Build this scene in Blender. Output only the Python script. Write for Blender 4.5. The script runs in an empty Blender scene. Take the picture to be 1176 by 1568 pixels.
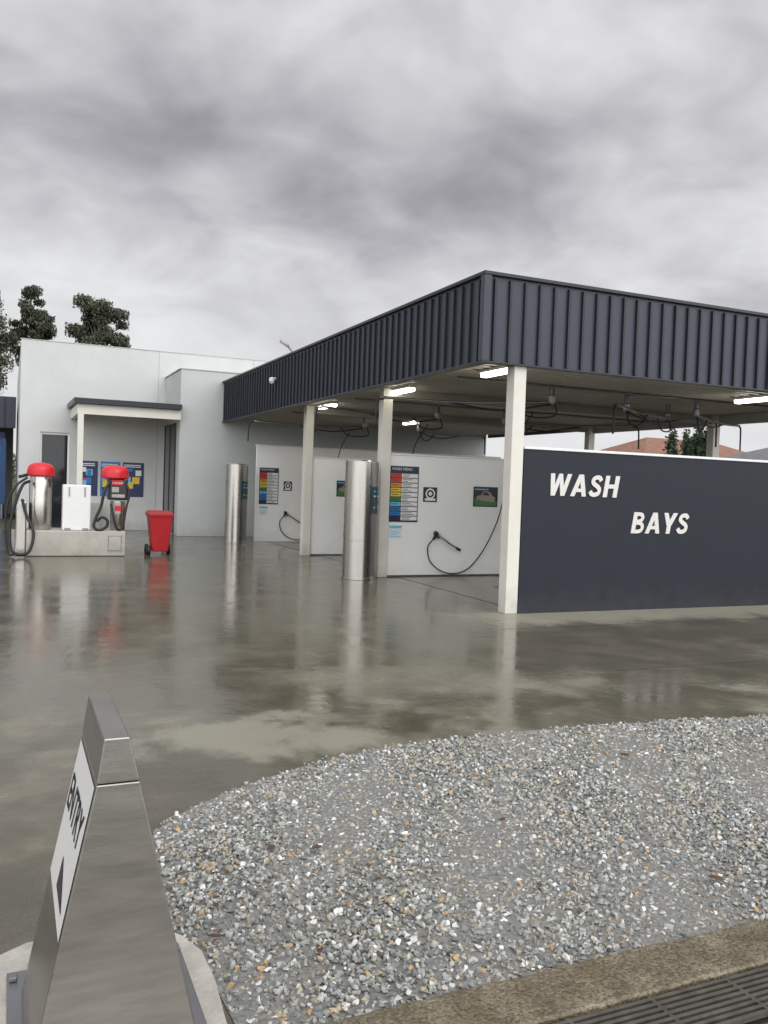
import bpy, bmesh, math, random
import numpy as np
from mathutils import Matrix, Vector, Euler
random.seed(7); np.random.seed(7)
S=bpy.context.scene
COL=S.collection

# ------------------------------------------------------------------ materials
def nodes(m):
    m.use_nodes=True
    nt=m.node_tree
    return nt,nt.nodes,nt.links
def mat(name,col,rough=0.6,metal=0.0,var=0.12,scale=3.0,bump=0.0,bscale=60,stretch=(1,1,1),spec=0.5,coat=0.0,grime=0.0):
    m=bpy.data.materials.new(name); nt,N,L=nodes(m)
    b=N['Principled BSDF']
    b.inputs['Roughness'].default_value=rough; b.inputs['Metallic'].default_value=metal
    b.inputs['Specular IOR Level'].default_value=spec
    b.inputs['Coat Weight'].default_value=coat
    tc=N.new('ShaderNodeTexCoord'); mp=N.new('ShaderNodeMapping'); mp.inputs['Scale'].default_value=stretch
    L.new(tc.outputs['Object'],mp.inputs['Vector'])
    n=N.new('ShaderNodeTexNoise'); n.inputs['Scale'].default_value=scale; n.inputs['Detail'].default_value=3
    n.inputs['Roughness'].default_value=0.65
    L.new(mp.outputs[0],n.inputs['Vector'])
    r=N.new('ShaderNodeValToRGB')
    r.color_ramp.elements[0].position=0.3; r.color_ramp.elements[1].position=0.7
    r.color_ramp.elements[0].color=(*[c*(1-var) for c in col],1)
    r.color_ramp.elements[1].color=(*[min(1,c*(1+var)) for c in col],1)
    L.new(n.outputs['Fac'],r.inputs[0])
    out=r.outputs[0]
    if grime>0:
        sp=N.new('ShaderNodeSeparateXYZ'); L.new(tc.outputs['Object'],sp.inputs[0])
        mr=N.new('ShaderNodeMapRange'); mr.inputs[1].default_value=0.0; mr.inputs[2].default_value=0.35
        mr.inputs[3].default_value=1.0; mr.inputs[4].default_value=0.0
        ad=N.new('ShaderNodeMath'); ad.operation='MULTIPLY_ADD'
        n2=N.new('ShaderNodeTexNoise'); n2.inputs['Scale'].default_value=5; n2.inputs['Detail'].default_value=4
        L.new(tc.outputs['Object'],n2.inputs['Vector'])
        ad.inputs[1].default_value=-0.7
        L.new(n2.outputs['Fac'],ad.inputs[0]); 
        a2=N.new('ShaderNodeMath'); a2.operation='ADD'; a2.inputs[1].default_value=0.38
        L.new(sp.outputs['Z'],a2.inputs[0]); L.new(a2.outputs[0],ad.inputs[2])
        L.new(ad.outputs[0],mr.inputs[0])
        ml=N.new('ShaderNodeMath'); ml.operation='MULTIPLY'; ml.inputs[1].default_value=grime
        L.new(mr.outputs[0],ml.inputs[0])
        mx=N.new('ShaderNodeMixRGB'); L.new(ml.outputs[0],mx.inputs[0]); L.new(out,mx.inputs[1])
        mx.inputs[2].default_value=(0.12,0.11,0.09,1)
        out=mx.outputs[0]
    L.new(out,b.inputs['Base Color'])
    rr=N.new('ShaderNodeMapRange'); rr.inputs[3].default_value=max(0.02,rough*0.85); rr.inputs[4].default_value=min(1,rough*1.15)
    L.new(n.outputs['Fac'],rr.inputs[0]); L.new(rr.outputs[0],b.inputs['Roughness'])
    if bump>0:
        nb=N.new('ShaderNodeTexNoise'); nb.inputs['Scale'].default_value=bscale; nb.inputs['Detail'].default_value=2
        L.new(mp.outputs[0],nb.inputs['Vector'])
        bp=N.new('ShaderNodeBump'); bp.inputs['Strength'].default_value=bump; bp.inputs['Distance'].default_value=0.01
        L.new(nb.outputs['Fac'],bp.inputs['Height']); L.new(bp.outputs[0],b.inputs['Normal'])
    return m
def emis(name,col,st):
    m=bpy.data.materials.new(name); nt,N,L=nodes(m)
    b=N['Principled BSDF']; b.inputs['Emission Color'].default_value=(*col,1); b.inputs['Emission Strength'].default_value=st
    b.inputs['Base Color'].default_value=(.8,.8,.8,1)
    return m

M={}
M['render']=mat('white_render',(0.56,0.575,0.565),0.7,var=.05,scale=1.2,grime=.25)
M['renderg']=mat('grey_render',(0.48,0.505,0.49),0.7,var=.05,scale=1.2,grime=.25)
M['whitewall']=mat('white_bay_wall',(0.88,0.88,0.84),0.35,var=.02,scale=1.5,grime=.12)
M['darkwall']=mat('charcoal_wall_paint',(0.018,0.021,0.031),0.6,var=.10,scale=2,grime=.12,spec=.35)
M['shade']=mat('shaded_wall_grey',(0.20,0.20,0.19),0.7,var=.1)  # wall grey kept dark: shade under a roof is put into the colour
M['clad']=mat('charcoal_steel_cladding',(0.036,0.042,0.062),0.42,var=.12,scale=1.5,metal=.0)
M['cladrib']=mat('cladding_rib_shadow_tone',(0.013,0.015,0.021),0.45,var=.1)  # darker than the sheets: shadow lines along the seams put into the colour
M['cap']=mat('dark_flashing',(0.020,0.022,0.030),0.4)
M['colm']=mat('column_white_paint',(0.70,0.68,0.61),0.4,var=.04,grime=.3)
M['ceil']=mat('ceiling_sheet_steel',(0.50,0.47,0.41),0.4,var=.08,scale=1)
M['beam']=mat('galvanised_beam',(0.34,0.33,0.30),0.45,var=.1)
M['steel']=mat('brushed_stainless',(0.52,0.50,0.46),0.27,metal=1,var=.08,scale=6,stretch=(1,1,.15))
M['steel3']=mat('brushed_stainless_door',(0.30,0.29,0.27),0.35,metal=1,var=.10,scale=6,stretch=(1,1,.15))
M['steel2']=mat('brushed_stainless_sheet',(0.36,0.345,0.32),0.38,metal=1,var=.12,scale=5,stretch=(1,1,6),bump=.03,bscale=40)
M['red']=mat('red_plastic',(0.62,0.015,0.025),0.33,var=.08)
M['redbin']=mat('red_bin_plastic',(0.42,0.012,0.018),0.4,var=.08)
M['black']=mat('black_rubber',(0.012,0.012,0.012),0.45,var=.1)
M['blackp']=mat('black_panel',(0.02,0.02,0.022),0.25,var=.1)
M['white']=mat('white_paint',(0.80,0.80,0.79),0.4,var=.02)
M['letter']=mat('brushed_letter',(0.70,0.68,0.64),0.4,var=.03)
M['plinth']=mat('plinth_concrete',(0.44,0.42,0.37),0.55,var=.1,scale=6,grime=.3)
M['glass']=mat('dark_glass',(0.015,0.018,0.022),0.06,var=.1)
M['frame']=mat('aluminium_frame',(0.25,0.25,0.26),0.35,metal=.8)
M['grate']=mat('weathered_grate_iron',(0.10,0.092,0.075),0.5,metal=.3,var=.3,scale=20)
M['lamp']=emis('fluorescent_tube',(1,.95,.82),8.5)
M['soil']=mat('gravel_base_dark',(0.20,0.195,0.18),0.9,var=.4,scale=60)
M['grass']=mat('distant_ground',(0.07,0.08,0.045),0.9,var=.3,scale=.4)
M['brick']=mat('orange_brick',(0.26,0.12,0.075),0.8,var=.25,scale=3)
M['tile']=mat('terracotta_tiles',(0.24,0.12,0.08),0.7,var=.3,scale=4)
M['gtile']=mat('grey_roof_tiles',(0.16,0.16,0.17),0.7,var=.2,scale=4)
M['bark']=mat('eucalyptus_bark',(0.12,0.10,0.085),0.85,var=.3,scale=4)
def c(n,col,r=.4): M[n]=mat(n,col,r,var=.05)
c('s_blue',(0.03,0.18,0.48)); c('s_lblue',(0.15,0.50,0.75)); c('s_red',(0.60,0.05,0.05)); c('s_yel',(0.75,0.55,0.05)); c('s_org',(0.70,0.28,0.04)); c('s_grn',(0.06,0.20,0.08)); c('s_navy',(0.02,0.03,0.10)); c('s_teal',(0.015,0.07,0.10)); c('s_tan',(0.30,.26,.21)); c('s_dark',(0.03,.03,.035)); c('s_dblue',(0.012,0.06,0.17))

# ------------------------------------------------------------------ helpers
def empty(name,loc=(0,0,0)):
    o=bpy.data.objects.new(name,None); o.location=loc; o.empty_display_size=.2; COL.objects.link(o); return o
def link(o,parent=None):
    COL.objects.link(o)
    if parent is not None:
        o.parent=parent; o.matrix_parent_inverse=Matrix.Translation(-parent.location)
    return o
def meshobj(name,verts,faces,m,parent=None,smooth=False):
    me=bpy.data.meshes.new(name); me.from_pydata([tuple(v) for v in verts],[],faces); me.update()
    if m is not None: me.materials.append(m)
    if smooth:
        for p in me.polygons: p.use_smooth=True
    return link(bpy.data.objects.new(name,me),parent)
BF=[(0,3,2,1),(4,5,6,7),(0,1,5,4),(1,2,6,5),(2,3,7,6),(3,0,4,7)]
def bv(x0,x1,y0,y1,z0,z1):
    return [(x0,y0,z0),(x1,y0,z0),(x1,y1,z0),(x0,y1,z0),(x0,y0,z1),(x1,y0,z1),(x1,y1,z1),(x0,y1,z1)]
def boxes(name,lst,m,parent=None,bevel=0.0):
    v=[];f=[]
    for b in lst:
        k=len(v); v+=bv(*b); f+=[tuple(i+k for i in q) for q in BF]
    o=meshobj(name,v,f,m,parent)
    if bevel>0:
        md=o.modifiers.new('bevel','BEVEL'); md.width=bevel; md.segments=2; md.limit_method='ANGLE'
    return o
def box(name,x0,x1,y0,y1,z0,z1,m,parent=None,bevel=0.004): return boxes(name,[(x0,x1,y0,y1,z0,z1)],m,parent,bevel)
def lathe(name,prof,cx,cy,m,parent=None,n=40):
    v=[];f=[]
    for r,z in prof:
        for i in range(n):
            a=2*math.pi*i/n; v.append((cx+r*math.cos(a),cy+r*math.sin(a),z))
    for j in range(len(prof)-1):
        for i in range(n):
            i2=(i+1)%n; f.append((j*n+i,j*n+i2,(j+1)*n+i2,(j+1)*n+i))
    f.append(tuple(range(n-1,-1,-1))); f.append(tuple((len(prof)-1)*n+i for i in range(n)))
    o=meshobj(name,v,f,m,parent,True)
    md=o.modifiers.new('es','EDGE_SPLIT'); md.split_angle=math.radians(40)
    return o
def catmull(P,k=10):
    P=[Vector(p) for p in P]; Q=[P[0]*2-P[1]]+P+[P[-1]*2-P[-2]]; out=[]
    for i in range(1,len(Q)-2):
        a,b,c_,d=Q[i-1],Q[i],Q[i+1],Q[i+2]
        for j in range(k):
            t=j/k
            out.append(0.5*((2*b)+(c_-a)*t+(2*a-5*b+4*c_-d)*t*t+(-a+3*b-3*c_+d)*t**3))
    out.append(P[-1]); return out
def tube(name,P,r,m,parent=None,smooth=True,k=10,n=10,radii=None):
    pts=catmull(P,k) if smooth else [Vector(p) for p in P]
    v=[];f=[]; up=Vector((0,0,1)); prev=None
    for i,p in enumerate(pts):
        t=(pts[min(i+1,len(pts)-1)]-pts[max(i-1,0)]).normalized()
        if prev is None:
            a=t.cross(up if abs(t.z)<.9 else Vector((1,0,0))).normalized()
        else:
            a=(prev-t*prev.dot(t)).normalized()
        prev=a; b=t.cross(a)
        rr=r if radii is None else radii[0]+(radii[1]-radii[0])*i/(len(pts)-1)
        for j in range(n):
            an=2*math.pi*j/n; v.append(p+a*(rr*math.cos(an))+b*(rr*math.sin(an)))
    for i in range(len(pts)-1):
        for j in range(n):
            j2=(j+1)%n; f.append((i*n+j,i*n+j2,(i+1)*n+j2,(i+1)*n+j))
    f.append(tuple(range(n-1,-1,-1))); f.append(tuple((len(pts)-1)*n+i for i in range(n)))
    return meshobj(name,v,f,m,parent,True)
def text(name,body,loc,size,m,parent,rot=(math.pi/2,0,0),offset=0.0,shear=0.0,extrude=.004,space=1.0,sx=1.0):
    cu=bpy.data.curves.new(name,'FONT'); cu.body=body; cu.size=size; cu.offset=offset; cu.shear=shear; cu.extrude=extrude; cu.space_character=space
    o=bpy.data.objects.new(name,cu); COL.objects.link(o)
    bpy.context.view_layer.update()
    dg=bpy.context.evaluated_depsgraph_get()
    me=bpy.data.meshes.new_from_object(o.evaluated_get(dg)); bpy.data.objects.remove(o)
    me.materials.clear(); me.materials.append(m)
    M4=Matrix.Translation(loc)@Euler(rot).to_matrix().to_4x4()@Matrix.Diagonal((sx,1,1,1))
    me.transform(M4)
    return link(bpy.data.objects.new(name,me),parent)
def glyph(ch):
    P=[]
    def st(x0,y0,x1,y1,w): P.append((None,[(x0-w/2,y0),(x0+w/2,y0),(x1+w/2,y1),(x1-w/2,y1)]))
    def rect(x0,x1,y0,y1): P.append((None,[(x0,y0),(x1,y0),(x1,y1),(x0,y1)]))
    def ribbon(pts,w,rid):
        q=[Vector((a,b,0)) for a,b in pts]; q=catmull(q,8); L_=[];R_=[]
        for i,p in enumerate(q):
            t=(q[min(i+1,len(q)-1)]-q[max(i-1,0)]).normalized(); n=Vector((-t.y,t.x,0))
            L_.append(p+n*w/2);R_.append(p-n*w/2)
        for i in range(len(q)-1): P.append((rid,[(L_[i].x,L_[i].y),(R_[i].x,R_[i].y),(R_[i+1].x,R_[i+1].y),(L_[i+1].x,L_[i+1].y)]))
    if ch=='W':
        st(.31,0,.12,1,.22);st(.31,0,.56,1,.20);st(.82,0,.56,1,.20);st(.82,0,1.04,1,.22); return P,1.16
    if ch=='A':
        st(.11,0,.42,1,.23);st(.75,0,.44,1,.23);rect(.26,.62,.2,.36); return P,.88
    if ch=='H':
        rect(0.02,.25,0,1);rect(.58,.81,0,1);rect(.25,.58,.41,.60); return P,.84
    if ch=='Y':
        st(.38,.40,.12,1,.25);st(.42,.40,.70,1,.25);rect(.285,.515,0,.44); return P,.80
    if ch=='S':
        ribbon([(.60,.74),(.50,.87),(.34,.90),(.17,.82),(.15,.67),(.30,.55),(.48,.45),(.57,.32),(.52,.16),(.34,.10),(.17,.13),(.07,.25)],.20,0); return P,.72
    if ch=='B':
        rect(.02,.24,0,1)
        ribbon([(.20,.91),(.36,.91),(.50,.87),(.56,.75),(.50,.63),(.36,.57),(.20,.57)],.175,0)
        ribbon([(.20,.49),(.42,.49),(.57,.42),(.63,.29),(.57,.15),(.42,.09),(.20,.09)],.175,1); return P,.76
def lettering(name,word,x0,z0,h,yface,m,parent,gap=.10,slant=.17):
    v=[];f=[];x=0
    for ch in word:
        P,w=glyph(ch)
        for pi,(rid,p) in enumerate(P):
            d=.0115+.0006*rid if rid is not None else .0085+.0006*(pi+1)
            b=len(v)
            for yy in (yface-d,yface+.0):
                for (a,c_) in p: v.append((x0+(x+a+slant*c_)*h,yy,z0+c_*h))
            n=len(p); f.append(tuple(b+i for i in range(n)))
            for i in range(n):
                if rid is not None and i in (1,3): continue
                f.append((b+i,b+(i+1)%n,b+n+(i+1)%n,b+n+i))
        x+=w+gap
    meshobj(name,v,f,m,parent)

# ------------------------------------------------------------------ ground
def sheet(name,poly,z,m,parent=None):
    return meshobj(name,[(x,y,z) for x,y in poly],[tuple(range(len(poly)))],m,parent)
sheet('ground',[(-400,-400),(400,-400),(400,400),(-400,400)],-0.012,M['grass'])

def wet_concrete():
    m=bpy.data.materials.new('wet_concrete'); nt,N,L=nodes(m); b=N['Principled BSDF']
    tc=N.new('ShaderNodeTexCoord'); P=tc.outputs['Object']
    def noise(s,d=5,r=.6,dist=0,vec=P):
        n=N.new('ShaderNodeTexNoise'); n.inputs['Scale'].default_value=s; n.inputs['Detail'].default_value=d; n.inputs['Roughness'].default_value=r; n.inputs['Distortion'].default_value=dist
        L.new(vec,n.inputs['Vector']); return n.outputs['Fac']
    def mr(src,a,b_,c_,d): 
        q=N.new('ShaderNodeMapRange'); q.interpolation_type='SMOOTHSTEP'
        q.inputs[1].default_value=a;q.inputs[2].default_value=b_;q.inputs[3].default_value=c_;q.inputs[4].default_value=d; L.new(src,q.inputs[0]); return q.outputs[0]
    def math_(op,a,b_):
        q=N.new('ShaderNodeMath'); q.operation=op
        for i,s in enumerate((a,b_)):
            if isinstance(s,(int,float)): q.inputs[i].default_value=s
            else: L.new(s,q.inputs[i])
        return q.outputs[0]
    sp=N.new('ShaderNodeSeparateXYZ'); L.new(P,sp.inputs[0])
    big=noise(.5,4,.55,.5); mid=noise(1.7,5,.6,.3); fine=noise(110,2,.6)
    dry=mr(math_('ADD',math_('MULTIPLY',big,.6),math_('MULTIPLY',mid,.4)),.48,.66,0,.8)
    dry=math_('MULTIPLY',dry,mr(sp.outputs['Y'],4.8,7.5,1,.1))
    # slightly raised, faster-drying concrete where it crests by the gravel
    dx=math_('MULTIPLY',math_('SUBTRACT',sp.outputs['X'],1.45),1.1); dy=math_('MULTIPLY',math_('SUBTRACT',sp.outputs['Y'],4.95),1.9)
    rad=math_('SQRT',math_('ADD',math_('MULTIPLY',dx,dx),math_('MULTIPLY',dy,dy)),0.0)
    crest=mr(math_('ADD',rad,math_('MULTIPLY',math_('SUBTRACT',.5,mid),3.2)),.35,1.1,.75,0)
    dry=math_('MAXIMUM',dry,crest)
    ay=math_('MULTIPLY',mr(math_('ADD',sp.outputs['Y'],math_('MULTIPLY',mid,.8)),8.2,8.9,0,1),mr(sp.outputs['Y'],8.98,9.3,1,0))
    ax=mr(sp.outputs['X'],4.4,5.8,0,1)
    ap=math_('MULTIPLY',math_('MULTIPLY',ay,ax),.9)
    dry=math_('MAXIMUM',dry,ap)
    r=N.new('ShaderNodeValToRGB'); e=r.color_ramp.elements
    e[0].position=.25;e[0].color=(.080,.073,.051,1);e[1].position=.8;e[1].color=(.155,.141,.104,1)
    L.new(mid,r.inputs[0])
    mx=N.new('ShaderNodeMixRGB'); L.new(dry,mx.inputs[0]); L.new(r.outputs[0],mx.inputs[1]); mx.inputs[2].default_value=(.30,.285,.225,1)
    m2=N.new('ShaderNodeMixRGB'); m2.blend_type='MULTIPLY'; m2.inputs[0].default_value=1
    L.new(mx.outputs[0],m2.inputs[1]); L.new(mr(fine,.2,.8,.78,1.2),m2.inputs[2])
    L.new(m2.outputs[0],b.inputs['Base Color'])
    ro=math_('ADD',mr(mid,.3,.7,.09,.20),math_('MULTIPLY',dry,.26))
    L.new(ro,b.inputs['Roughness'])
    b.inputs['IOR'].default_value=1.34
    h=math_('ADD',math_('MULTIPLY',noise(8,2,.5),.6),math_('MULTIPLY',noise(45,1,.5),.15))
    bp=N.new('ShaderNodeBump'); bp.inputs['Strength'].default_value=.15; bp.inputs['Distance'].default_value=.02
    L.new(h,bp.inputs['Height']); L.new(bp.outputs[0],b.inputs['Normal'])
    return m
M['wet']=wet_concrete()
sheet('concrete_forecourt',[(-40,-12),(60,-12),(60,24.9),(-40,24.9)],0,M['wet'])
M['joint']=mat('joint_filler',(0.06,0.055,0.045),.5)
jl=[(5.0,30,7.995,8.005,0.0012,0.0016),(-1.506,-1.494,-5,24,0.0012,0.0016),(4.85,30,5.9,5.91,0.0012,0.0016)]
boxes('concrete_joint',jl,M['joint'])

M['bayfloor']=mat('bay_floor_wet',(0.16,0.152,0.13),.22,var=.35,scale=2,bump=.1,bscale=30)
bf=empty('bay_floor')
for i,y in enumerate((9.12,13.12,17.12)):
    sheet('slab_%d'%i,[(6.0,y),(12.9,y),(12.9,y+3.75),(6.0,y+3.75)],0.004,M['bayfloor'],bf)
    boxes('grate_%d'%i,[(7.0+.05*j,7.0+.05*j+.03,y+1.2,y+2.4,.0045,.012) for j in range(40)],M['frame'],bf)

# ------------------------------------------------------------------ canopy
FX,FY,FE,YE=5.18,8.95,13.4,22.6
ZB,ZT=3.08,4.10
can=empty('wash_bay_canopy',(9,15,3.5))
box('fascia_front',FX,FE,FY,FY+.06,ZB,ZT,M['clad'],can,.0)
box('fascia_side',FX,FX+.06,FY+.063,YE,ZB,ZT,M['clad'],can,.0)
box('fascia_east',FE-.06,FE,FY+.063,YE,ZB,ZT,M['clad'],can,.0)
rl=[]; rl2=[]
x=FX+.12
while x<FE-.05:
    rl.append((x-.016,x+.016,FY-.038,FY-.001,ZB+.004,ZT-.03)); x+=.215
y=FY+.12
while y<YE-.03:
    rl2.append((FX-.034,FX-.001,y-.014,y+.014,ZB+.004,ZT-.03)); y+=.215
boxes('seams_front',rl,M['cladrib'],can,.003); boxes('seams_side',rl2,M['cladrib'],can,.003)
boxes('top_flashing',[(FX-.05,FE+.05,FY-.05,FY+.16,ZT,ZT+.045),(FX-.05,FX+.16,FY+.163,YE,ZT,ZT+.045)],M['cap'],can,.006)
boxes('corner_flashing',[(FX-.045,FX+.05,FY-.045,FY-.036,ZB,ZT-.002),(FX-.045,FX-.036,FY-.034,FY+.05,ZB,ZT-.002)],M['clad'],can,.002)
boxes('bottom_flashing',[(FX-.04,FE,FY-.04,FY+.10,ZB-.022,ZB-.002),(FX-.04,FX+.10,FY+.103,YE,ZB-.022,ZB-.002)],M['cap'],can,.002)
box('roof_sheet',FX+.07,FE-.07,FY+.07,YE-.01,ZB+.30,ZB+.34,M['beam'],can,0)
box('ceiling',FX+.07,FE-.07,FY+.07,YE-.01,ZB+.10,ZB+.14,M['ceil'],can,0)
rr=[]; y=FY+.3
while y<YE-.2:
    rr.append((FX+.08,FE-.08,y-.02,y+.02,ZB+.072,ZB+.099)); y+=.2
boxes('ceiling_ribs',rr,M['ceil'],can,0)
cols=[]
for y in (9.0,13.0,17.0):
    for x in (5.64,12.85):
        cols.append((x,x+.175,y-.03,y+.145,0.0,ZB+.07))
boxes('columns',cols,M['colm'],can,.008)
boxes('beams',[(5.83,12.84,y+.02,y+.12,ZB-.09,ZB+.065) for y in (13,17)]+[(12.9,12.98,9.2,12.9,ZB-.12,ZB+.065),(12.9,12.98,13.2,16.9,ZB-.12,ZB+.065)],M['beam'],can,.004)
for i,(x,y) in enumerate([(5.9,9.75),(5.86,12.75),(5.86,16.3),(10.75,10.05),(9.0,19.0)]):
    l=empty('ceiling_light' if i==0 else 'ceiling_light.%03d'%i,(x,y,3.1))
    hl=.42 if i<3 else .34
    box('housing',x-.07,x+.07,y-hl-.03,y+hl+.03,ZB+.03,ZB+.07,M['white'],l,.006)
    box('diffuser',x-.05,x+.05,y-hl,y+hl,ZB-.025,ZB+.028,M['lamp'],l,.012)

# ------------------------------------------------------------------ divider walls
w=empty('sign_wall',(9,9,1))
box('panel',5.825,13.0,8.97,9.10,.0,2.05,M['darkwall'],w,.004)
box('cap',5.825,13.0,8.955,9.115,2.052,2.085,M['white'],w,.004)
lettering('letters_wash','WASH',6.18,1.485,.28,8.969,M['letter'],w)
lettering('letters_bays','BAYS',7.52,1.02,.28,8.969,M['letter'],w)
def divider(y,x1=12.84,ztop=2.08,name='bay_divider_wall'):
    w=empty(name,(9,y,1))
    box('panel',5.825,x1,y,y+.10,.0,ztop-.03,M['whitewall'],w,.004)
    box('cap',5.825,x1,y-.012,y+.112,ztop-.028,ztop,M['white'],w,.003)
    box('base_trim',5.83,x1,y-.012,y-.002,.005,.03,M['frame'],w,.002)
    return w
divider(13.02); divider(17.02)
w=empty('bay_end_wall',(9,21,1))
box('panel',5.70,12.84,20.98,21.08,0,2.42,M['whitewall'],w,.004)
box('cap',5.68,12.84,20.965,21.095,2.422,2.45,M['white'],w,.003)

def lance(x,y,s=1.0):
    e=empty('pressure_wash_lance',(x,y,.8))
    box('bracket',x-.16*s,x-.06*s,y-.06,y-.002,.66,.73,M['frame'],e)
    tube('gun_body',[(x-.18,y-.07,.76),(x-.12,y-.07,.73)],.035,M['black'],e,False)
    tube('lance_tube',[(x-.12,y-.075,.73),(x+.10,y-.075,.58),(x+.30,y-.075,.47)],.016,M['frame'],e,False)
    tube('nozzle',[(x+.25,y-.075,.495),(x+.33,y-.075,.455)],.024,M['black'],e,False)
    tube('trigger_grip',[(x-.15,y-.075,.75),(x-.20,y-.075,.64)],.02,M['black'],e,False)
    tube('hose',[(x-.20,y-.06,.64),(x-.29,y-.05,.50),(x-.24,y-.05,.27),(x-.03,y-.05,.10),(x+.25,y-.05,.05),(x+.55,y-.05,.16),(x+.85,y-.07,.55),(x+1.08,y-.10,1.1),(x+1.16,y-.14,1.7),(x+1.2,y-.3,2.4),(x+1.3,y-.7,2.86)],.011,M['black'],e)
lance(6.85,13.02); lance(6.85,17.02); lance(6.62,20.98)

def price_sign(x0,x1,z0,z1,y):
    e=empty('price_list_sign',((x0+x1)/2,y,(z0+z1)/2)); W=x1-x0;H=z1-z0
    box('board',x0,x1,y-.015,y-.001,z0,z1,M['s_dark'],e,.003)
    box('header',x0+.02,x1-.02,y-.018,y-.0155,z1-.09*H,z1-.02*H,M['s_navy'],e,0)
    text('header_text','WASH MENU',(x0+.05*W,y-.019,z1-.075*H),.06*W/.5,M['white'],e,extrude=.0005)
    cs=['s_red','s_red','s_org','s_yel','s_yel','s_grn','s_lblue','s_blue','s_blue','s_navy']
    for i,k in enumerate(cs):
        b0=z1-.12*H-(i+1)*.085*H; b1=b0+.07*H
        box('swatch_%d'%i,x0+.03*W,x0+.38*W,y-.018,y-.0155,b0,b1,M[k],e,0)
        box('field_%d'%i,x0+.40*W,x1-.03*W,y-.018,y-.0155,b0,b1,M['white'],e,0)
        boxes('print_%d'%i,[(x0+.43*W,x0+(.6+.3*random.random())*W,y-.0195,y-.0185,b0+.045*H,b0+.055*H),(x0+.43*W,x0+(.6+.3*random.random())*W,y-.0195,y-.0185,b0+.015*H,b0+.025*H),(x0+.06*W,x0+.3*W,y-.0195,y-.0185,b0+.03*H,b0+.042*H)],M['s_dark'],e,0)
def notice(x0,x1,z0,z1,y):
    e=empty('notice_sign',((x0+x1)/2,y,(z0+z1)/2))
    box('board',x0,x1,y-.012,y-.001,z0,z1,M['white'],e,.002)
    box('header',x0+.01,x1-.01,y-.015,y-.0125,z1-.06,z1-.015,M['s_lblue'],e,0)
    boxes('print',[(x0+.02,x0+(x1-x0)*random.uniform(.6,.9),y-.015,y-.0125,z0+.02+.03*i,z0+.03+.03*i) for i in range(4)],M['s_lblue'],e,0)
def clock(x0,x1,z0,z1,y):
    e=empty('round_symbol_sign',((x0+x1)/2,y,(z0+z1)/2)); cx=(x0+x1)/2
    box('board',x0,x1,y-.012,y-.001,z0,z1,M['s_dark'],e,.002)
    H=z1-z0;cz=z0+H*.56
    def ring(nm,r0,r1,yy,m):
        v=[];f=[]
        for i in range(32):
            a=i*math.pi/16
            v+=[(cx+r0*math.cos(a),yy,cz+r0*math.sin(a)),(cx+r1*math.cos(a),yy,cz+r1*math.sin(a))]
        for i in range(32):
            j=(i+1)%32; f.append((2*i,2*i+1,2*j+1,2*j))
        meshobj(nm,v,f,m,e)
    ring('ring_outer',H*.26,H*.36,y-.0145,M['white']); ring('ring_inner',.001,H*.14,y-.0145,M['white'])
    box('caption',x0+.03,x1-.03,y-.015,y-.0125,z0+.02,z0+.06,M['white'],e,0)
def poster(name,x0,x1,z0,z1,y,cols_,seed=1):
    rs=random.Random(seed)
    e=empty(name,((x0+x1)/2,y,(z0+z1)/2)); W=x1-x0;H=z1-z0
    box('board',x0,x1,y-.012,y-.001,z0,z1,M[cols_[0]],e,.003)
    for i in range(7):
        b_=rs.uniform(.15,.36);a=rs.uniform(.04,.92-b_);h=rs.uniform(.08,.2);cz=rs.uniform(.06,.82-h)
        x_0=x0+W*a;x_1=x0+W*(a+b_);z_0=z0+H*cz;z_1=z0+H*(cz+h)
        box('print_%d'%i,x_0,x_1,y-.0135-.0008*(i+1),y-.0135-.0008*i+.0001,z_0,z_1,M[cols_[1+i%(len(cols_)-1)]],e,0)
    boxes('caption',[(x0+.05*W,x0+.85*W,y-.021,y-.0195,z0+H*(.86+.05*q),z0+H*(.885+.05*q)) for q in range(2)],M['white'],e,0)
def car_poster(x0,x1,z0,z1,y):
    e=empty('car_photo_poster',((x0+x1)/2,y,(z0+z1)/2)); W=x1-x0;H=z1-z0
    box('board',x0,x1,y-.012,y-.001,z0,z1,M['s_dark'],e,.003)
    def pl(nm,pts,d,m): meshobj(nm,[(x0+W*a,y-.0125-d,z0+H*b_) for a,b_ in pts],[tuple(range(len(pts)))],m,e)
    pl('picture',[(.04,.05),(.96,.05),(.96,.95),(.04,.95)],.0006,M['s_dark'])
    pl('field',[(.04,.05),(.96,.05),(.96,.30),(.04,.40)],.0012,M['s_grn'])
    pl('car_body',[(.10,.40),(.32,.30),(.85,.24),(.90,.46),(.78,.56),(.66,.76),(.40,.78),(.30,.58),(.14,.54)],.0018,M['s_tan'])
    pl('car_window',[(.36,.58),(.64,.56),(.60,.71),(.43,.73)],.0024,M['s_dark'])
    pl('strip',[(.05,.84),(.6,.84),(.6,.90),(.05,.90)],.0018,M['s_lblue'])
y=13.02
price_sign(5.83,6.36,.93,1.87,y); notice(5.84,6.08,.66,.88,y); clock(6.46,6.72,1.28,1.53,y)
car_poster(7.44,7.93,1.22,1.57,y)
price_sign(5.78,6.28,.95,1.87,20.98); notice(5.79,6.02,.68,.9,20.98); clock(6.42,6.64,1.30,1.54,20.98)
car_poster(6.38,6.80,1.26,1.60,17.02)

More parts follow.
